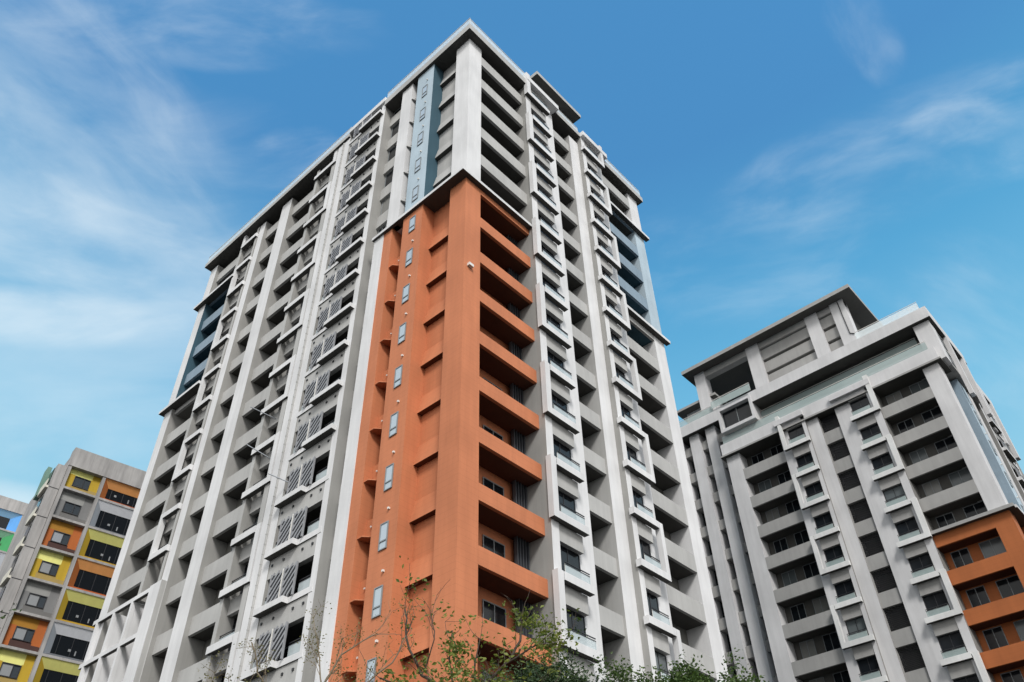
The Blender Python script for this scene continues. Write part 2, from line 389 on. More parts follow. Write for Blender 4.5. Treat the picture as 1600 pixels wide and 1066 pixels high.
def facade_b(t, fr, zledge, ztopblue, long=True, blue=True):
    mt = t.mt; zb, top = t.zb-1.0, t.top; Z1 = zledge
    O, Wt, Pl, Gr, So = mt['orange'], mt['white'], mt['pale'], mt['grey'], mt['soffit']
    # corner pillar + panels + pier + second pier
    cols(fr, t, 'panel_wall', 1.4, 3.5, D_BACK, -.62, zb, Z1, O); cols(fr, t, 'panel_wall', 1.4, 3.5, D_BACK, -.62, Z1, top, Pl)
    cols(fr, t, 'window_pier', 3.5, 5.35, D_BACK, .4, zb, Z1, O); cols(fr, t, 'window_pier', 3.5, 5.35, D_BACK, .38, Z1, top, mt['blue'], mt['blue_shade'])
    cols(fr, t, 'stair_recess', 5.35, 6.45, D_BACK, -.9, zb, Z1, O); cols(fr, t, 'stair_recess', 5.35, 6.0, D_BACK, -.9, Z1, top, Pl)
    cols(fr, t, 'end_pier', 6.45, 7.27, D_BACK, .4, zb, Z1, O)
    cols(fr, t, 'end_pier', 7.27, 8.2, D_BACK, .45, zb, Z1+.25, Wt)
    cols(fr, t, 'end_pier', 6.0, 7.2, D_BACK, .36, Z1, top, Wt)
    cols(fr, t, 'recess_wall', 7.2, 9.2, D_BACK, -.45, Z1, top, Pl); cols(fr, t, 'recess_wall', 8.2, 9.2, D_BACK, -.45, zb, Z1, Pl)
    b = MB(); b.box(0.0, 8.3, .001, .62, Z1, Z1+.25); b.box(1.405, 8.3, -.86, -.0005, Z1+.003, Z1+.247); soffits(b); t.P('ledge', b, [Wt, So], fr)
    for k in range(t.kmin, t.kmax+1):
        H = t.H(k); H1 = t.H(k+1) if k < t.kmax else t.top
        low = H1 <= Z1+.4
        ob = O if H < Z1 else Pl
        # panel spandrels with a sloped sill
        b = MB(); z = H-.19; zt = z+1.25; zm = z+.75
        if abs(z-Z1) > .8:
            b.hexa([(1.41,-.7,z),(3.49,-.7,z),(3.49,-.30,z),(1.41,-.30,z),(1.41,-.7,zt),(3.49,-.7,zt),(3.49,-.56,zt),(1.41,-.56,zt)])
            b.v[-2].y = -.56; b.v[-1].y = -.56; b.mi[0] = 1
            t.P('spandrel', b, [ob, M['brown'] if ob is O else So], fr)
        window(t, fr, 1.42, 1.66, H-1.9, H-.25, -.55, mid=False)
        # pier window + lamp
        if not (H-.12 > Z1-.2 and H-1.5 < Z1+.3):
            window(t, fr, 4.1, 4.66, H-1.5, H-.12, .43 if H < Z1 else .41, mid=False, pale=.32, mat=M['pane'])
            b = MB(); b.box(4.12, 4.22, .4, .5, H+.5, H+.6); t.P('wall_lamp', b, M['lamp'], fr)
        # recess spandrel, window, sunshade
        e1 = 6.45 if H < Z1 else 6.0
        if abs(H+.3-Z1) > .7:
            b = MB(); b.box(5.352, e1-.002, -.9, -.12, H-.1, H+1.0)
            b.hexa([(5.7,-.12,H-.16),(e1-.002,-.12,H-.16),(e1-.002,.36,H-.16),(6.1 if e1>6.1 else 5.9,.36,H-.16),(5.7,-.12,H-.1),(e1-.002,-.12,H-.1),(e1-.002,.36,H-.1),(6.1 if e1>6.1 else 5.9,.36,H-.1)])
            t.P('spandrel', b, ob, fr)
            b = MB(); b.box(5.96, 6.04, -.12, -.02, H+.45, H+.54); t.P('wall_lamp', b, M['lamp'], fr)
        window(t, fr, 5.4, e1-.05, H-1.9, H-.12, -.86, pale=.45)
        # slot between block and louvre bay
        u_a = 8.22 if H < Z1 else 7.22
        b = MB(); b.box(u_a, 9.19, -.45, -.2, H, H+1.2); t.P('spandrel', b, Pl, fr)
        window(t, fr, u_a+.05, 9.1, H+1.25, H1-.05, -.4)
    # louvre bay block
    LB0, LB1 = 9.2, 15.35
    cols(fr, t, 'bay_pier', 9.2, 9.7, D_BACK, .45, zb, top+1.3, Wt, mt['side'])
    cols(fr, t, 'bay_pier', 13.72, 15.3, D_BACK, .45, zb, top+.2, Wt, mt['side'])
    b = MB(); b.box(14.42, 14.5, .46, .56, zb, top)
    z = zb
    while z < top: b.box(14.41, 14.51, .45, .575, z, z+.05); z += .6
    t.P('downpipe', b, Pl, fr)
    b = MB(); b.box(9.2, 13.75, D_BACK, .62, top+.75, top+1.3); t.P('bay_cap', b, Wt, fr)
    for k in range(t.kmin, t.kmax+1):
        H = t.H(k); S = H+1.35; zt = H+t.p+.25 if k < t.kmax else top+.75
        b = MB(); b.box(9.7, 13.72, .1, .40, H+.25, S)
        for x in (9.98, 10.8, 12.4, 13.4): b.box(x, x+.12, .395, .46, S-.45, S-.33, 1)
        t.P('spandrel', b, [Pl, M['dark']], fr)
        b = MB(); b.box(9.4, 13.8, .38, .47, S, S+.32)
        if k <= 2: b.box(11.35, 13.8, .472, .8, S, S+.32)
        else: b.box(9.4, 12.1, .472, .8, S, S+.32)
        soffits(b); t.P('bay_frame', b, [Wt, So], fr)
        for (a, c) in ((10.9, 11.95), (12.03, 13.1)):
            b = MB(); z0, z1 = S+.3, zt; s = z0-1.3
            b.box(a, a+.055, .49, .60, z0, z1, 0 if a < 11.5 else 2); b.box(c-.055, c, .49, .60, z0, z1, 0); b.box(a+.04, c-.04, .44, .46, z0+.03, z1-.02, 1)
            while s < z1:
                p0 = Vector((a+.06, s+(c-a)*.9)); p1 = Vector((c-.06, s))
                q0 = max(0, (z1-.1-p0.y)/(p1.y-p0.y)) if p0.y > z1-.1 else 0
                q1 = min(1, (z0-p0.y)/(p1.y-p0.y)) if p1.y < z0 else 1
                if q1 > q0:
                    A = p0.lerp(p1, q0); B = p0.lerp(p1, q1)
                    b.hexa([(A.x,.5,A.y),(B.x,.5,B.y),(B.x,.58,B.y),(A.x,.58,A.y),(A.x,.5,A.y+.17),(B.x,.5,B.y+.17),(B.x,.58,B.y+.17),(A.x,.58,A.y+.17)])
                s += .40
            t.P('slat_screen', b, [M['louv'], M['dark'], M['lamp']], fr)
        glassrail(t, fr, 9.72, 10.85, .3, S+.3, S+1.1, mt['bal']); glassrail(t, fr, 13.12, 13.7, .3, S+.3, S+1.1, mt['bal'], posts=1)
        window(t, fr, 9.75, 13.68, S+.2, zt-.05, -1.2)
        b = MB(); b.box(9.7, 13.72, -1.3, .1, H+.25, H+.45); t.P('floor_slab', b, So, fr)
    if not long: return
    # box bay, wide balconies, wide column, narrow balconies, column, box bay, balconies, end pillar
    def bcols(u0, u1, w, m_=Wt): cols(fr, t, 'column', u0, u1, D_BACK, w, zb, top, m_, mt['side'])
    bcols(15.62, 16.12, .3, Pl); bcols(18.1, 18.45, .25, Pl)
    bcols(22.35, 23.81, 0); bcols(26.3, 27.2, 0)
    for (a_, c_) in ((27.28, 27.6), (29.65, 30.05)): cols(fr, t, 'column', a_, c_, D_BACK, .05, 25.8, top, Pl, mt['side'])
    b = MB(); b.box(27.2, 30.05, D_BACK, -1.41, zb, 25.8); t.P('recess_wall', b, Gr, fr)
    bt = ztopblue
    zs = [(zb, Z1, Wt, mt['side']), (Z1, bt, mt['blue_shade'], mt['blue_shade']), (bt, top, Wt, mt['side'])]
    for z0, z1, m_, d_ in zs:
        b = MB(); b.box(34.2, 35.35, D_BACK, 0, z0, z1); b.mi = [1, 1, 1, 1, 0, 1]
        t.P('corner_pillar', b, [Wt if m_ is not Wt else m_, d_], fr)
        b = MB(); b.box(30.05, 34.2, D_BACK, -1.41, z0, z1); t.P('recess_wall', b, d_, fr)
    for (a, c) in ((18.45, 22.35), (23.81, 26.3)):
        b = MB(); b.box(a, c, D_BACK, -1.41, zb, top); t.P('recess_wall', b, Gr, fr)
    for k in range(t.kmin, t.kmax+1):
        H = t.H(k)
        grid = t.H(k)+t.p < 28.0
        balcony(t, fr, 18.45, 22.35, k, Pl, Gr, So, wp=-.3, wins=((18.6, 19.8, .3, .4), (20.2, 21.6, .3, .4)), lampu=19.75 if k % 3 == 1 else None)
        balcony(t, fr, 23.81, 26.3, k, Pl, Gr, So, wp=-.3, wins=((24.0, 25.2, .3, .4),))
        inblue = Z1 < H+.6 < bt
        if not grid:
            if abs(H+.5-Z1) < .9: ph = Z1-H; m_, d_ = Pl, Gr
            elif abs(H+.5-bt) < .9: ph = bt-H; m_, d_ = M['blue2'], mt['blue_shade']
            elif inblue: ph = 1.15; m_, d_ = M['blue2'], mt['blue_shade']
            else: ph = 1.15; m_, d_ = Pl, So
            balcony(t, fr, 30.05, 34.2, k, m_, d_, d_, wp=-.3, ph=max(ph, .2), wins=((30.3, 31.6, .3, .4), (32.0, 33.2, .3, .4)))
        boxbay(t, fr, 15.6, 18.45, 16.12, 18.1, (15.98, 18.4), -1 if False else -1, .12, k, Wt, Pl, Gr, mt['bal'], spand_w=-.15)
        if not grid: boxbay(t, fr, 27.2, 30.05, 27.6, 29.65, (27.25, 29.25), 1, -.08, k, Wt, Pl, Gr, mt['bal'], spand_w=-.3)
    b = MB(); b.box(29.7, 35.75, -.35, .38, Z1, Z1+.27); soffits(b); t.P('ledge', b, [Wt, So], fr)
    b = MB(); b.box(29.4, 35.75, -.35, .38, bt, bt+.27); soffits(b); t.P('ledge', b, [Wt, So], fr)

# ---------------------------------------------------------------- tower 1
X0, Y0 = -22.629, 21.913
t1 = thing('apartment_tower', 'tall white and grey apartment tower with orange lower corner, nearest the viewer', 'apartment tower', (X0, Y0, 0))
class TFrame(Frame): pass
mats1 = dict(side=M['side'], white=M['white'], frame=M['white'], pale=M['pale'], grey=M['grey'], soffit=M['soffit'], orange=M['orange'], blue=M['blue'], blue_shade=M['blue_shade'], bal=M['bal'])
T1 = Tower(t1, 18.15, 3.165, -3, 13, 61.5, mats1, 62)
TOP1 = 61.5; ZB1 = T1.zb-1.0
frA = Frame((0, 0), (0, 1), (1, 0)); frB = Frame((0, 0), (-1, 0), (0, -1))
gA = dict(W=21.7, p0=1.30, p5=20.3, pr=.42, b2=(5.92, 9.75), o2=(6.5, 8.42), l2=(6.3, 8.55), b4=(13.12, 16.4), o4=(13.6, 15.15), l4=(13.0, 15.45),
          c3=(11.95, 13.12), mid='balcony', ph1=.9, d1=1.4, w1=((1.35, 2.45, .4, .55), (3.0, 4.5, .4, .55)), w5=((16.5, 17.6, .3, .35), (17.75, 18.6, .3, .35)), fins=(4.95, 5.88))
z1s = [(ZB1, 43.95, M['orange'], M['orange']), (43.95, TOP1, M['white'], M['soffit'])]
z5s = [(ZB1, 44.0, M['white'], M['grey']), (44.0, 56.2, M['blue2'], M['blue_shade']), (56.2, TOP1, M['white'], M['grey'])]
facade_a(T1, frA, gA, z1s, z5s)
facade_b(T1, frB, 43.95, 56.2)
# body, ledges, roofs
b = MB(); b.box(-35.35+.01, -1.99, 1.99, 21.69, 0, TOP1+.4); part('wall', b, M['grey'], t1)
b = MB(); b.box(-35.3, -.02, .02, 21.66, 0, ZB1); part('base_wall', b, M['pale'], t1)
def fa(name, u0, u1, w0, w1, z0, z1, m_, fr=frA, t=T1):
    b = MB(); b.box(u0, u1, w0, w1, z0, z1)
    if name in ('ledge', 'roof_slab', 'penthouse_roof', 'terrace_slab'): soffits(b); m_ = [m_, M['soffit']]
    return t.P(name, b, m_, fr)
fa('ledge', -.62, 5.9, 0.001, .35, 43.95, 44.2, M['white'])
fa('ledge', 16.4, 22.05, 0.001, .4, 44.0, 44.27, M['white']); fa('ledge', 16.4, 22.05, 0.001, .4, 56.2, 56.47, M['white'])
# ---- roofs
fa('roof_slab', -.62, 5.92, -3, .6, TOP1, TOP1+.75, M['pale']); fa('roof_slab', 9.75, 13.1, -3, .42, TOP1+.6, TOP1+1.15, M['pale'])
fa('roof_slab', 16.4, 22.15, -3, .45, TOP1, TOP1+.6, M['pale'])
fa('roof_slab', 3.01, 9.18, -3, .62, TOP1, TOP1+.75, M['pale'], frB)
fa('roof_slab', 13.76, 35.8, -3, .6, TOP1+.3, TOP1+.8, M['pale'], frB)
glassrail(T1, frA, -.5, 5.9, .45, TOP1+.75, TOP1+1.9, M['roofglass'], posts=5, rails=1, name='roof_balustrade')
glassrail(T1, frA, 16.4, 22.0, .35, TOP1+.6, TOP1+1.5, M['roofglass'], posts=5, rails=1, name='roof_balustrade')
glassrail(T1, frA, 9.8, 13.0, .3, TOP1+1.15, TOP1+1.9, M['roofglass'], posts=3, rails=1, name='roof_balustrade')
glassrail(T1, frB, -.5, 9.1, .5, TOP1+.75, TOP1+1.9, M['roofglass'], posts=8, rails=1, name='roof_balustrade')
glassrail(T1, frB, 13.8, 35.7, .5, TOP1+.8, TOP1+1.8, M['roofglass'], posts=18, rails=1, name='roof_balustrade')
# rods and a small tank on the roof
for u_, h_ in ((.3, 1.5), (4.2, 1.1), (17.5, 1.2)):
    b = MB(); b.tube((u_, -.3, TOP1+.7), (u_, -.3, TOP1+.9+h_), .03, .015); T1.P('lightning_rod', b, M['metal'], frA)
# penthouse
fa('penthouse_roof', 10.9, 17.5, -9, -2.0, 72.6, 73.1, M['pale'])
fa('penthouse_wall', 12.0, 16.2, -8, -3.2, 62, 72.6, M['pale']); fa('penthouse_pillar', 15.0, 16.3, -3.2, -3.0, 62, 72.4, M['white'])
# wall lamp on the corner, drying poles, lower grid of fins
fa('corner_lamp', .25, .6, 0.0, .2, 36.0, 36.2, M['lamp'])
b = MB(); b.tube((17.3, -.2, 34.2), (17.9, 1.5, 34.6), .035, .035); T1.P('drying_pole', b, M['metal'], frB)
b = MB(); b.tube((16.9, -.2, 30.9), (17.6, 1.3, 31.6), .035, .035); T1.P('drying_pole', b, M['metal'], frB)
b = MB(); b.tube((13.1, .1, 27.2), (13.9, 1.5, 27.7), .035, .035); T1.P('drying_pole', b, M['metal'], frB)
b = MB()
for z in (25.72, 22.75, 19.78, 16.8, 13.8, 10.8): b.box(27.75, 35.35, -.001, .25, z, z+.3)
for u in (34.75, 32.45, 30.05): b.box(u-.13, u+.13, -.001, .249, ZB1, 25.72)
soffits(b)
for u in (32.45, 30.05): b.box(u-.1, u+.1, -1.4, -.002, ZB1, 25.72, 0)
T1.P('fin_grid', b, [M['white'], M['soffit']], frB)
cols(frB, T1, 'column', 26.35, 27.75, .001, .35, ZB1, 26.0, M['white'], M['pale'])

# ---------------------------------------------------------------- tower 2
X1, Y1 = -8.687, 66.434
t2 = thing('apartment_tower', 'lower grey apartment tower at the right with glass-railed roof terraces and open-sided penthouse', 'apartment tower', (X1, Y1, 0))
mats2 = dict(side=M['t2side'], white=M['t2white'], frame=M['t2frame'], pale=M['t2pale'], grey=M['t2grey'], soffit=M['soffit'], orange=M['t2orange'], blue=M['blue'], blue_shade=M['blue2'], bal=M['t2bal'])
T2 = Tower(t2, 22.86, 3.15, -4, 7, 48.0, mats2, 49)
TOP2 = 48.0; ZB2 = T2.zb-1.0
fsA = Frame((0, 0), (-1, 0), (0, -1)); fsB = Frame((0, 0), (0, 1), (1, 0))
gA2 = dict(W=21.4, p0=1.36, p5=19.95, pr=.3, b2=(5.87, 9.72), o2=(6.5, 8.25), l2=(6.3, 8.5), b4=(12.6, 15.48), o4=(12.95, 14.6), l4=(12.6, 14.85),
           c3=(11.47, 12.6), c3w=.02, mid='slats', ph1=1.15, w1=((1.55, 3.2, .5, .12), (4.05, 5.4, .5, .12)), w5=((15.95, 17.3, .5, .12), (18.1, 19.4, .5, .12)))
z1t = [(ZB2, 33.28, M['t2orange'], M['t2orange']), (33.28, TOP2, M['t2white'], M['t2grey'])]
z5t = [(ZB2, TOP2, M['t2white'], M['t2grey'])]
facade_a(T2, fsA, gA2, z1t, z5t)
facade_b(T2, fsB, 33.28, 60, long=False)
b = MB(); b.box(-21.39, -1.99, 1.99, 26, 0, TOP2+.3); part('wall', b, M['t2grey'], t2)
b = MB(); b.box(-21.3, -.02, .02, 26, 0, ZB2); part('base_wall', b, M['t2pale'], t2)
def f2(name, u0, u1, w0, w1, z0, z1, m_, fr=fsA): return fa(name, u0, u1, w0, w1, z0, z1, m_, fr, T2)
f2('ledge', -.5, 5.87, .001, .4, 33.28, 33.55, M['t2pale'])
# terraces
f2('terrace_slab', -.45, 21.8, -2.2, .42, TOP2+.02, TOP2+.2, M['t2pale']); f2('terrace_parapet', -.3, 21.6, -.0, .3, TOP2+.2, 49.5, M['t2white'])
glassrail(T2, fsA, .2, 21.3, .1, 49.5, 50.6, M['t2bal'], posts=14, rails=1, name='terrace_balustrade')
f2('terrace_wall', .9, 20.6, -6, -1.2, TOP2+.2, 50.9, M['t2white'])
glassrail(T2, fsA, 1.0, 17.2, -1.1, 50.9, 52.3, M['t2bal'], posts=11, rails=1, name='terrace_balustrade')
f2('terrace_wall', .9, 20.6, -6, -1.9, 50.9, 52.6, M['t2grey'])
f2('corner_pillar', -.85, .6, -1.5, .0, TOP2+.2, 52.6, M['t2white']); f2('side_wall', -.8, .6, -9, -1.501, TOP2+.2, 52.6, M['t2pale']); f2('side_wall', -.3, .6, -18.3, -9.001, TOP2+.2, 52.6, M['t2pale'])
f2('roof_slab', -1.15, 17.3, -9, .4, 52.65, 53.9, M['t2white']); f2('roof_slab', -.6, 17.3, -18.4, -9.001, 52.65, 53.7, M['t2white'])
glassrail(T2, fsA, -.6, 5.5, .1, 53.9, 55.0, M['roofglass'], posts=7, rails=1, name='roof_balustrade')
for v, w_ in ((3.4, .801), (7.6, .801), (10.5, .301), (13.6, .301), (16.9, .301)):
    f2('bay_pier', v, v+.7, w_, w_+.35, 46, 52.6, M['t2white'], fsB)
    for z in (48.7, 50.7): window(T2, fsB, v-2.2, v-.5, z, z+1.3, w_+.02, mat=M['glass'])
# penthouse: plinth, pillars, panels, roof
PW = -1.0
f2('penthouse_plinth', 5.55, 23.4, -7, PW, 53.9, 55.0, M['t2white'])
for (a, c) in ((5.6, 7.05), (8.5, 9.85), (15.4, 16.85), (22.15, 23.4)): f2('penthouse_pillar', a, c, PW-1.1, PW+.02, 55.0, 60.5, M['t2white'])
f2('penthouse_beam', 5.6, 23.4, PW-.9, PW-.1, 59.7, 60.48, M['t2pale'])
f2('penthouse_wall', 6.0, 15.6, -8, PW-.75, 55.0, 60.45, M['t2grey'])
for (a, c) in ((7.05, 8.5), (9.85, 15.4)):
    for z in (56.6, 58.3): f2('spandrel', a+.01, c-.01, PW-.75, PW-.35, z, z+1.3, M['t2pale'])
    f2('spandrel', a+.01, c-.01, PW-.75, PW-.35, 55.0, 56.2, M['t2pale'])
f2('penthouse_roof', 4.3, 24.3, -9.5, 0.1, 60.5, 60.95, M['t2pale'])
b = MB(); b.tube((6.15, PW+.06, 60.4), (6.1, PW+.06, 56.0), .05, .05); b.tube((6.1, PW+.06, 56.0), (5.7, PW+.06, 55.7), .05, .05); T2.P('downpipe', b, M['dark'], fsA)
glassrail(T2, fsA, 17.3, 22.0, -.6, 54.9, 55.9, M['t2bal'], posts=4, rails=1, name='terrace_balustrade')
# framed corner room below the penthouse
b = MB(); b.box(17.1, 21.0, -2.0, .6, 50.6, 50.95); b.box(17.1, 21.0, -2.0, .6, 53.2, 53.5); b.box(20.7, 21.0, -2.0, .6, 50.95, 53.2); b.box(17.1, 17.35, -2.0, .6, 50.95, 53.2)
T2.P('bay_frame', b, M['t2white'], fsA); window(T2, fsA, 17.4, 20.7, 50.95, 53.2, .1)
# wing with vertical slots
WW = -1.2
f2('roof_slab', 21.0, 27.3, -8, WW+.5, 53.3, 54.6, M['t2white'])
for (a, c) in ((22.45, 23.6), (24.45, 25.6), (26.6, 27.6)): f2('column', a, c, -3.4, WW, ZB2, 53.3, M['t2white'])
f2('wing_wall', 21.4, 31, -10, -3.2, 0, 53.3, M['t2grey'])
for k in range(-4, 10):
    H = T2.H(k)
    for (a, c) in ((21.45, 22.45), (23.6, 24.45), (25.6, 26.6)):
        f2('spandrel', a+.003, c-.003, -3.2, WW-.35, H, H+1.05, M['t2pale'])
        window(T2, fsA, a+.03, c-.03, H+1.0, H+3.15, -2.6, mid=False)
glassrail(T2, fsA, 22.0, 26.3, WW+.3, 54.6, 55.6, M['t2bal'], posts=4, rails=1, name='terrace_balustrade')
f2('penthouse_wall', 21.9, 25.8, -6, -2.2, 54.6, 57.0, M['t2white']); f2('penthouse_roof', 21.5, 26.6, -7, -1.2, 57.0, 57.3, M['t2pale'])
# ---------------------------------------------------------------- colourful blocks at the left
def flat(name, c): return plaster(name, c, rough=0.75, var=0.06, streak=0.08)
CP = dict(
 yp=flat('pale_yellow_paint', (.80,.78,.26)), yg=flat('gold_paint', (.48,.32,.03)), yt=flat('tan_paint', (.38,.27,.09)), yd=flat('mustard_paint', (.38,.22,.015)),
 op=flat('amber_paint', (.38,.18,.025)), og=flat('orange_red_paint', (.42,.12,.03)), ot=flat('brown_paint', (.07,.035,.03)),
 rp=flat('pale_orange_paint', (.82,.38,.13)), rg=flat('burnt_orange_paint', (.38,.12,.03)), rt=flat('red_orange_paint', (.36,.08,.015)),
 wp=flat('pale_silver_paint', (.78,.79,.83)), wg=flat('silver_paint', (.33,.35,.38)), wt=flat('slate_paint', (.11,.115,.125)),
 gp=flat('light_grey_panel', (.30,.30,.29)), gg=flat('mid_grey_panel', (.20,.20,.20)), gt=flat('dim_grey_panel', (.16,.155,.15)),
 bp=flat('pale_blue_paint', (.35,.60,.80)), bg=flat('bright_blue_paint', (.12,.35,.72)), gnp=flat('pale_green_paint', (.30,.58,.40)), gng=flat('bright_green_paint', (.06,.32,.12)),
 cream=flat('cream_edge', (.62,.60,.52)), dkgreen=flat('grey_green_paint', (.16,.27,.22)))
CURT = plain('curtain_behind_glass', (.25, .26, .27), .4)
TH = R(82.5); cu = (math.cos(TH), math.sin(TH)); cn = (math.sin(TH), -math.cos(TH))
P0c = (-76.005, 24.963)
fc = Frame((0, 0), cu, cn)
cbld = thing('apartment_block', 'grey concrete apartment block with yellow, orange and white recessed bays, left of the tall tower', 'apartment block', (P0c[0], P0c[1], 0))
def pc(name, mb, mats, parent=cbld, fr=fc): return part(name, mb, mats, parent, fr)
b = MB(); b.box(-4.3, 14, -9, -.95, 0, 47.2); b.box(-3.4, 14, -9, -.95, 47.2, 49.0); pc('wall', b, M['concrete'])
b = MB(); b.box(-3.48, 14, -.95, .12, 47.3, 49.35); pc('parapet', b, M['concrete'])
b = MB(); b.box(-4.35, -3.48, -.95, -.12, 0, 47.2)
pc('end_wall', b, M['concrete'])
zr = [47.3, 44.86, 41.78, 38.70, 35.66, 32.6, 29.6, 26.55, 23.5, 20.45, 17.4]
for x in (-3.45, -.16, 5.9, 9.0):
    b = MB(); b.box(x, x+.3, -.95, .06, 0, 47.3); pc('post', b, M['concrete'])
LC = ['y', 'g', 'o', 'y', 'g', 'o', 'y', 'g', 'o', 'y']; RC = ['r', 'w', 'y', 'r', 'y', 'w', 'y', 'r', 'w', 'y']
for i in range(10):
    zt, z0 = zr[i]-.0, zr[i+1]+.22
    b = MB(); b.box(-3.15, -.16, -.95, .05, zr[i+1], zr[i+1]+.22); b.box(.14, 5.9, -.95, .05, zr[i+1], zr[i+1]+.22); b.box(6.2, 9, -.95, .05, zr[i+1], zr[i+1]+.22)
    pc('floor_beam', b, M['concrete'])
    b = MB(); b.box(-4.352, -3.5, -.13, -.095, zr[i+1]-.25, zr[i+1]-.19); pc('panel_joint', b, M['dark'])
    a, c = -3.15, -.16; k = LC[i]
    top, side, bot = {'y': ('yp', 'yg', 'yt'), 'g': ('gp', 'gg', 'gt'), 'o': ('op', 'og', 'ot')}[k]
    W0, W1, wz0, wz1 = -2.5, -1.0, z0+.75, z0+1.85
    if i == 0: wz0, wz1 = z0+.5, z0+1.6
    b = MB(); w = -.4
    b.box(a, W1+.1, -.6, w, wz1+.08, zt, 0); b.box(W1+.1, c, -.6, w, z0+.55, zt, 1); b.box(a, W0-.1, -.6, w, z0, wz1+.08, 1)
    b.box(W0-.1, c, -.6, w, z0, z0+.55, 2); b.box(W0-.1, W1+.1, -.6, w, z0+.55, wz0, 2)
    b.box(W0-.1, W0, -.6, w, wz0, wz1+.08, 1); b.box(W1, W1+.1, -.6, w, wz0, wz1+.08, 1); b.box(W0, W1, -.6, w, wz1, wz1+.08, 0)
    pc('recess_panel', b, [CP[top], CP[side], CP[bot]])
    b = MB(); e = .07
    b.box(W0, W1, -.46, -.33, wz0, wz0+e); b.box(W0, W1, -.46, -.33, wz1-e, wz1); b.box(W0, W0+e, -.46, -.33, wz0+e, wz1-e); b.box(W1-e, W1, -.46, -.33, wz0+e, wz1-e)
    b.box(-1.62, -1.56, -.45, -.34, wz0+e, wz1-e)
    wo_ = pc('window', b, M['dark'])
    b = MB(); b.box(W0+e, -1.62, -.44, -.41, wz0+e, wz1-e, 0 if i not in (0, 1) else 1); b.box(-1.56, W1-e, -.44, -.41, wz0+e, wz1-e, 1)
    part('glass_pane', b, [CURT if i in (3, 4, 5, 6) else M['metal'], plain('grey_glass_%d' % i, (.05, .06, .07), .15)], wo_, fc)
    # right column: splayed reveals round a deep dark opening
    for (a, c, ia, ic) in ((.14, 5.9, .75, 5.3),):
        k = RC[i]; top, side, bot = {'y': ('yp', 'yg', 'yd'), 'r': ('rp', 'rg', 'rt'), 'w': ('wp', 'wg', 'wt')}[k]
        o0, o1 = z0+.32, zt-.80; d = -.42
        b = MB()
        b.quad([(a, .0, zt), (c, .0, zt), (ic, d, o1), (ia, d, o1)], 0); b.quad([(a, 0, z0), (a, 0, zt), (ia, d, o1), (ia, d, o0)], 1)
        b.quad([(c, 0, zt), (c, 0, z0), (ic, d, o0), (ic, d, o1)], 1); b.quad([(c, 0, z0), (a, 0, z0), (ia, d, o0), (ic, d, o0)], 2)
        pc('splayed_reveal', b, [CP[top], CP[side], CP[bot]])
        b = MB(); b.box(ia-.02, ic+.02, -.94, -.47, o0-.02, o1+.02); g_ = pc('window', b, M['glass'])
        b = MB(); x = ia+.4
        while x < ic-.3:
            b = MB(); b.box(x, x+.05, -.47, -.43, o0, o1); part('mullion', b, M['dark'], g_, fc); x += 1.15
        if i in (0, 1, 2, 4, 5, 6):
            b = MB(); b.box(1.5+.3*(i%3), 1.72+.3*(i%3), -.47, -.43, o0+.45, o0+.66); b.box(2.9-.2*(i%2), 3.0-.2*(i%2), -.47, -.42, o0+.2, o0+.6); part('hanging_laundry', b, CURT, g_, fc)
# end face with slim balconies
for i in range(10):
    z = zr[i+1]
    b = MB(); b.box(-4.62, -4.355, -3.0, -.6, z-.1, z+.12); b.box(-4.62, -4.56, -3.0, -.6, z+.12, z+.8); pc('side_balcony', b, CP['cream'])
    b = MB(); b.box(-4.37, -4.30, -2.7, -1.2, z+.95, z+2.4); pc('window', b, M['glass'])
b = MB(); b.box(-4.7, -4.31, -4.2, -3.0, 45.0, 48.2); pc('stair_wall', b, CP['dkgreen'])

fd = Frame((0, 0), cu, cn)
dbld = thing('apartment_block', 'pale concrete block with blue and green recessed bays at the far left edge', 'apartment block', (-121.1, 31.0, 0))
b = MB(); b.box(-14, 0, -12, -.6, 0, 65.6); part('wall', b, M['concrete'], dbld, fd)
b = MB(); b.box(-14, .02, -.6, .1, 63.95, 65.8); part('parapet', b, M['concrete'], dbld, fd)
zq = [63.95, 60.95, 57.9, 54.85, 51.8, 48.7]
for i in range(5):
    zt, z0 = zq[i], zq[i+1]+.25
    b = MB(); b.box(-14, .0, -.6, .05, zq[i+1], zq[i+1]+.25); part('floor_beam', b, M['concrete'], dbld, fd)
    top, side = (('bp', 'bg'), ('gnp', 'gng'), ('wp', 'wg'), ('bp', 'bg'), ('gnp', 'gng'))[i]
    for (a, c) in ((-4.6, -.2), (-9.4, -4.9)):
        b = MB(); ia, ic, o0, o1, d = a+.9, c-1.2, z0+.3, zt-.8, -.55
        b.quad([(a, 0, zt), (c, 0, zt), (ic, d, o1), (ia, d, o1)], 0); b.quad([(a, 0, z0), (a, 0, zt), (ia, d, o1), (ia, d, o0)], 1)
        b.quad([(c, 0, zt), (c, 0, z0), (ic, d, o0), (ic, d, o1)], 1); b.quad([(c, 0, z0), (a, 0, z0), (ia, d, o0), (ic, d, o0)], 1)
        part('splayed_reveal', b, [CP[top], CP[side]], dbld, fd)
        b = MB(); b.box(ia, ic, -.59, -.55, o0, o1); part('window', b, M['glass'], dbld, fd)
for x in (-.2, -4.9, -9.7):
    b = MB(); b.box(x, x+.2 if x > -1 else x+.3, -.6, .06, 0, 63.95); part('post', b, M['concrete'], dbld, fd)

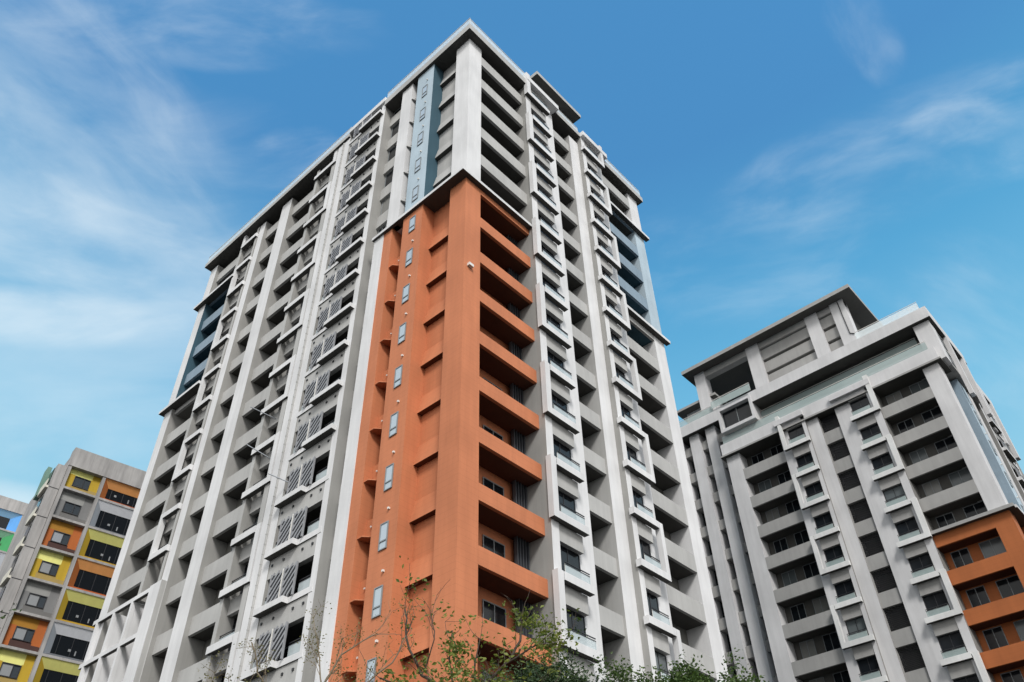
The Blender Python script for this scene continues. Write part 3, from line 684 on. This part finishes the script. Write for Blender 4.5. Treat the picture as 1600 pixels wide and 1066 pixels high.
# ---------------------------------------------------------------- trees
def leafmat(name, c1, c2, trans=.35):
    mt, nt, bb = newmat(name); N, L = nt.nodes, nt.links
    geo = N.new('ShaderNodeNewGeometry'); nz = N.new('ShaderNodeTexNoise'); nz.inputs['Scale'].default_value = 2.3
    L.new(geo.outputs['Position'], nz.inputs['Vector'])
    ad = N.new('ShaderNodeMath'); ad.operation = 'ADD'; L.new(nz.outputs['Fac'], ad.inputs[0])
    ri = N.new('ShaderNodeMath'); ri.operation = 'MULTIPLY_ADD'; L.new(geo.outputs['Random Per Island'], ri.inputs[0]); ri.inputs[1].default_value = .7; ri.inputs[2].default_value = -.35
    L.new(ri.outputs[0], ad.inputs[1])
    mx = N.new('ShaderNodeMix'); mx.data_type = 'RGBA'; mx.inputs[6].default_value = (*c1, 1); mx.inputs[7].default_value = (*c2, 1)
    L.new(ad.outputs[0], mx.inputs[0]); L.new(mx.outputs[2], bb.inputs['Base Color'])
    bb.inputs['Roughness'].default_value = .55
    tr = N.new('ShaderNodeBsdfTranslucent'); L.new(mx.outputs[2], tr.inputs['Color'])
    ms = N.new('ShaderNodeMixShader'); ms.inputs[0].default_value = trans
    out = N['Material Output']; L.new(bb.outputs[0], ms.inputs[1]); L.new(tr.outputs[0], ms.inputs[2]); L.new(ms.outputs[0], out.inputs['Surface'])
    return mt
BARK = plaster('bark', (.085, .065, .05), bump=.5, var=.3)
TWIG = plaster('pale_twig', (.20, .16, .11), bump=.3, var=.3)
LG = leafmat('green_leaf', (.06, .11, .015), (.24, .26, .04)); LD = leafmat('dark_leaf', (.014, .035, .008), (.05, .09, .02), .2)
LM = leafmat('mid_leaf', (.03, .07, .012), (.10, .16, .03)); LY = leafmat('yellowish_leaf', (.20, .16, .04), (.12, .13, .03))
def leaf(mb, p, s, rng, droop=.0):
    d = Vector((rng.gauss(0, 1), rng.gauss(0, 1), rng.gauss(0, .6)-droop)).normalized(); n = d.orthogonal().normalized()
    n = (Matrix.Rotation(rng.uniform(0, 6.28), 3, d) @ n); n2 = d.cross(n)
    L_ = s*rng.uniform(.7, 1.3); w = L_*.27
    mb.quad([p, p+d*L_*.45+n*w+n2*w*.25, p+d*L_, p+d*L_*.45-n*w+n2*w*.25])
def grow(mb, tips, p, d, L_, r, depth, rng, bend=.25, up=.1, kids=(2, 3), spread=.7):
    n = 3; q = Vector(p); d = Vector(d).normalized(); pts = [q.copy()]
    for i in range(n):
        d = (d+Vector((rng.gauss(0, bend), rng.gauss(0, bend), rng.gauss(0, bend)+up))*.5).normalized()
        q2 = q+d*L_/n; mb.tube(q, q2, r*(1-.3*i/n), r*(1-.3*(i+1)/n), 5 if r > .012 else 3)
        q = q2; pts.append(q.copy())
        if depth > 0 and i < n-1 and rng.random() < .6:
            dd = (d+Vector((rng.gauss(0, spread), rng.gauss(0, spread), rng.gauss(0, spread*.6)))).normalized()
            grow(mb, tips, q, dd, L_*rng.uniform(.4, .7), r*.5, depth-1, rng, bend, up, kids, spread)
    if depth > 0:
        for _ in range(rng.randint(*kids)):
            dd = (d+Vector((rng.gauss(0, spread), rng.gauss(0, spread), rng.gauss(0, spread*.6)))).normalized()
            grow(mb, tips, q, dd, L_*rng.uniform(.5, .8), r*.62, depth-1, rng, bend, up, kids, spread)
    else: tips += pts[1:]
RT = Vector((cy, -sy, 0)); DP = Vector((sy, cy, 0))
def handtree(name, label, cat, base, lines, z0, leafm, bark, seed, nleaf, ls, tw=.35, keep=.6, cl=.09, group=None, dens=None, depth=1):
    """trunk, hand-laid limbs (right, height, depth), grown twigs and small clustered leaves"""
    rng = random.Random(seed); root = thing(name, label, cat, (base[0], base[1], 0), group=group)
    wood = MB(); tips = []
    for pl, r in lines:
        P = [RT*a+DP*c+Vector((0, 0, z)) for a, z, c in pl]
        for i in range(len(P)-1):
            ra, rb = r*(1-.7*i/len(P)), r*(1-.7*(i+1)/len(P)); n = 3
            prev = P[i]
            for j in range(1, n+1):
                q = P[i].lerp(P[i+1], j/n)+Vector((rng.gauss(0, 1), rng.gauss(0, 1), 0))*(.012 if j < n else 0)*(1 if r < .04 else .5)
                wood.tube(prev, q, ra+(rb-ra)*(j-1)/n, ra+(rb-ra)*j/n, 6)
                if r < .035 and prev.z > z0:
                    if rng.random() < .8:
                        dd = (q-prev).normalized()+Vector((rng.gauss(0, .7), rng.gauss(0, .7), rng.uniform(0, .9)))
                        grow(wood, tips, q, dd, tw*rng.uniform(.5, 1.2), .006, depth, rng, bend=.3, up=.25, kids=(1, 2), spread=.6)
                prev = q
        if r < .035: tips.append(P[-1])
    part('trunk', wood, bark, root)
    lv = MB(); tips = [t_ for t_ in tips if rng.random() < keep]
    for t_ in tips:
        for _ in range(nleaf):
            leaf(lv, t_+Vector((rng.gauss(0, cl), rng.gauss(0, cl), rng.gauss(0, cl*.8))), ls, rng, .2)
    for (a, z, c, ra, n_) in (dens or []):
        ce = RT*a+DP*c+Vector((0, 0, z))
        for _ in range(n_//12):
            v = Vector((rng.gauss(0, 1), rng.gauss(0, 1), rng.gauss(0, .7)))*ra*.5
            for _ in range(12): leaf(lv, ce+v+Vector((rng.gauss(0, 1), rng.gauss(0, 1), rng.gauss(0, 1)))*.07, ls, rng, .2)
    part('crown', lv, leafm, root); return root
T = 'trees growing in front of the towers'
handtree('street_tree', 'thin branched tree with sparse small green leaves in front of the orange corner', 'tree', (-7.8, 7.95), [
    ([(-.25, 0, 0), (-.2, 3, .05), (-.22, 5.55, 0)], .07),
    ([(-.22, 5.5, 0), (-.3, 5.95, .1), (-.72, 6.2, .1), (-.95, 6.7, .0), (-.98, 7.05, -.1)], .026),
    ([(-.22, 5.5, 0), (.08, 5.95, .0), (.42, 6.25, -.1), (.62, 6.55, -.1), (.66, 6.95, -.1)], .028),
    ([(-.3, 5.95, .1), (-.36, 6.4, .2), (-.33, 6.85, .2)], .014),
    ([(.08, 5.95, .0), (-.02, 6.3, .3), (.05, 6.8, .4)], .014),
    ([(.42, 6.25, -.1), (.85, 6.42, -.3), (1.15, 6.4, -.3)], .014),
    ([(-.22, 5.5, 0), (-.75, 5.85, -.3), (-1.2, 6.0, -.4)], .02),
    ([(-.22, 5.4, 0), (.5, 5.75, -.3), (1.0, 5.85, -.3)], .02),
    ([(-.72, 6.2, .1), (-.55, 6.6, -.1), (-.6, 6.95, -.1)], .010)],
    5.6, LG, BARK, 5, 5, .07, tw=.34, keep=.27, group=T,
    dens=[(-.25, 6.52, .1, .16, 150), (.75, 6.85, -.1, .2, 150), (1.05, 6.42, -.3, .26, 260), (-.2, 6.05, .0, .3, 200), (-.9, 5.95, -.2, .3, 200), (.3, 6.0, 0, .4, 200), (-.5, 5.8, -.2, .5, 300)]).location.z = -.46
handtree('small_tree', 'dense dark green tree behind the thin branches, in front of the orange balconies', 'tree', (-9.2, 10.5), [
    ([(0, 0, 0), (0, 3, 0), (0, 5.6, 0)], .09), ([(0, 5.5, 0), (.4, 6.2, 0), (.5, 6.7, 0)], .03), ([(0, 5.5, 0), (-.5, 6.0, .1), (-.7, 6.4, .1)], .03)],
    5.6, LD, BARK, 9, 12, .055, tw=.3, keep=.9, group=T,
    dens=[(.35, 6.15, 0, .9, 9000), (.55, 6.5, .0, .45, 3500), (-.45, 5.75, .2, .7, 2600)])
handtree('small_tree', 'almost bare tree with yellowish twigs, before the louvred bay', 'tree', (-9.1, 6.1), [
    ([(0, 0, 0), (.05, 3, 0), (0, 4.9, 0)], .06),
    ([(0, 4.8, 0), (.3, 5.4, 0), (.5, 5.8, 0), (.9, 6.1, .1)], .016), ([(0, 4.8, 0), (-.3, 5.3, 0), (-.55, 5.6, 0), (-.7, 6.0, .0)], .015),
    ([(.3, 5.4, 0), (.2, 5.8, .1), (.1, 6.15, .1)], .010), ([(0, 4.8, 0), (-.7, 5.2, .2), (-1.2, 5.5, .2)], .013), ([(0, 4.8, 0), (.7, 5.2, -.2), (1.2, 5.6, -.2), (1.35, 5.95, -.2)], .014)],
    4.9, LY, TWIG, 21, 3, .03, tw=.3, keep=.6, cl=.05, group=T, depth=2)
for i, (x, y, z, rad, n_, lab) in enumerate([
        (-12.6, 18.0, 8.95, .45, 1800, 'small leafy treetop left of the two by the right foot of the tall tower'),
        (-11.25, 18.9, 9.1, .8, 4200, 'broadest green treetop in front of the right edge of the tall tower'),
        (-10.1, 19.55, 8.75, .65, 2600, 'green treetop just right of the tall tower, below the narrow slots of the lower tower')]):
    handtree('street_tree', lab, 'tree', (x, y), [([(0, 0, 0), (.05, 5, 0), (0, z-1.2, 0)], .10),
        ([(0, z-1.4, 0), (.3, z-.6, 0), (.4, z, 0)], .03), ([(0, z-1.4, 0), (-.4, z-.6, .2), (-.5, z-.1, .2)], .03), ([(0, z-1.2, 0), (.0, z-.3, -.2), (.1, z+.3, -.2)], .025)],
        z-1.2, LM, BARK, 40+i, 12, .10, tw=.5, keep=.9, group=T, cl=.14,
        dens=[(0, z-.4, 0, rad, n_), (-.3, z-.1, 0, rad*.6, n_//4), (.4, z-.2, 0, rad*.6, n_//4), (0, z-1.2, 0, rad*1.2, n_//2)])
handtree('street_tree', 'leafy branch of a tree reaching in at the left edge of the photo', 'tree', (-13.3, 1.95), [
    ([(0, 0, 0), (0, 4, 0), (0, 6.2, 0)], .09), ([(0, 6.0, 0), (.5, 6.8, 0), (.75, 7.3, 0)], .03), ([(0, 6.0, 0), (.7, 6.6, 0), (1.0, 6.9, 0)], .025)],
    6.0, LD, BARK, 77, 9, .07, tw=.35, keep=.9, group=T, dens=[(.1, 7.0, 0, 1.1, 3000)])


# ---------------------------------------------------------------- past 100 of one part on one tower: the 100 that show largest stay parts, the rest is one part
def shown_size(o, root):
    me = o.data; base = root.location+o.location; near = 1e9; xs, ys = [], []
    for v in me.vertices:
        p = base+v.co-Vector((0, 0, 1.6)); z = p.dot(f)
        if z < .1: return 0.0
        xs.append(p.dot(r2)/z); ys.append(p.dot(u2)/z)
    x0, x1, y0, y1 = max(min(xs), -.62), min(max(xs), .62), max(min(ys), -.413), min(max(ys), .413)
    return max(0, x1-x0)*max(0, y1-y0)
def merged(name, objs, parent):
    vs, fs, mi, mats = [], [], [], []
    for o in objs:
        n = len(vs); vs += [tuple(v.co+o.location) for v in o.data.vertices]
        idx = []
        for mt in o.data.materials:
            if mt not in mats: mats.append(mt)
            idx.append(mats.index(mt))
        for p in o.data.polygons: fs.append([n+i for i in p.vertices]); mi.append(idx[p.material_index])
    me = bpy.data.meshes.new(name); me.from_pydata(vs, [], fs)
    for mt in mats: me.materials.append(mt)
    me.polygons.foreach_set('material_index', mi); me.update()
    q = bpy.data.objects.new(name, me); col.objects.link(q); q.parent = parent; q['kind'] = 'stuff'; return q
for root in (t1, t2):
    by = {}
    for o in list(root.children): by.setdefault(o.name.split('.')[0], []).append(o)
    for nm, L_ in by.items():
        if len(L_) <= 100: continue
        L_.sort(key=lambda o: -shown_size(o, root)); rest = L_[100:]
        kids = [c for o in rest for c in o.children]
        q = merged(nm, rest, root)
        if kids: merged(kids[0].name.split('.')[0], kids, q)
        for o in kids+rest: bpy.data.objects.remove(o)

# ---------------------------------------------------------------- sky colour and clouds, exposure
wl.new(skyc, bg.inputs['Color']); bg.inputs['Strength'].default_value = 0.12
wl.new(bg.outputs[0], wo.inputs[0])
sd = bpy.data.lights.new('sun', 'SUN'); sun = bpy.data.objects.new('sun', sd); col.objects.link(sun)
sd.energy = 2.2; sd.angle = R(14); sd.color = (1.0, 0.975, 0.94)
sdir = Vector((math.sin(SUN_AZ)*math.cos(SUN_EL), math.cos(SUN_AZ)*math.cos(SUN_EL), math.sin(SUN_EL)))
sun.rotation_euler = sdir.to_track_quat('Z', 'Y').to_euler()
scene.view_settings.view_transform = 'Standard'; scene.view_settings.look = 'None'
scene.view_settings.exposure = 0.40; scene.view_settings.gamma = 1.0
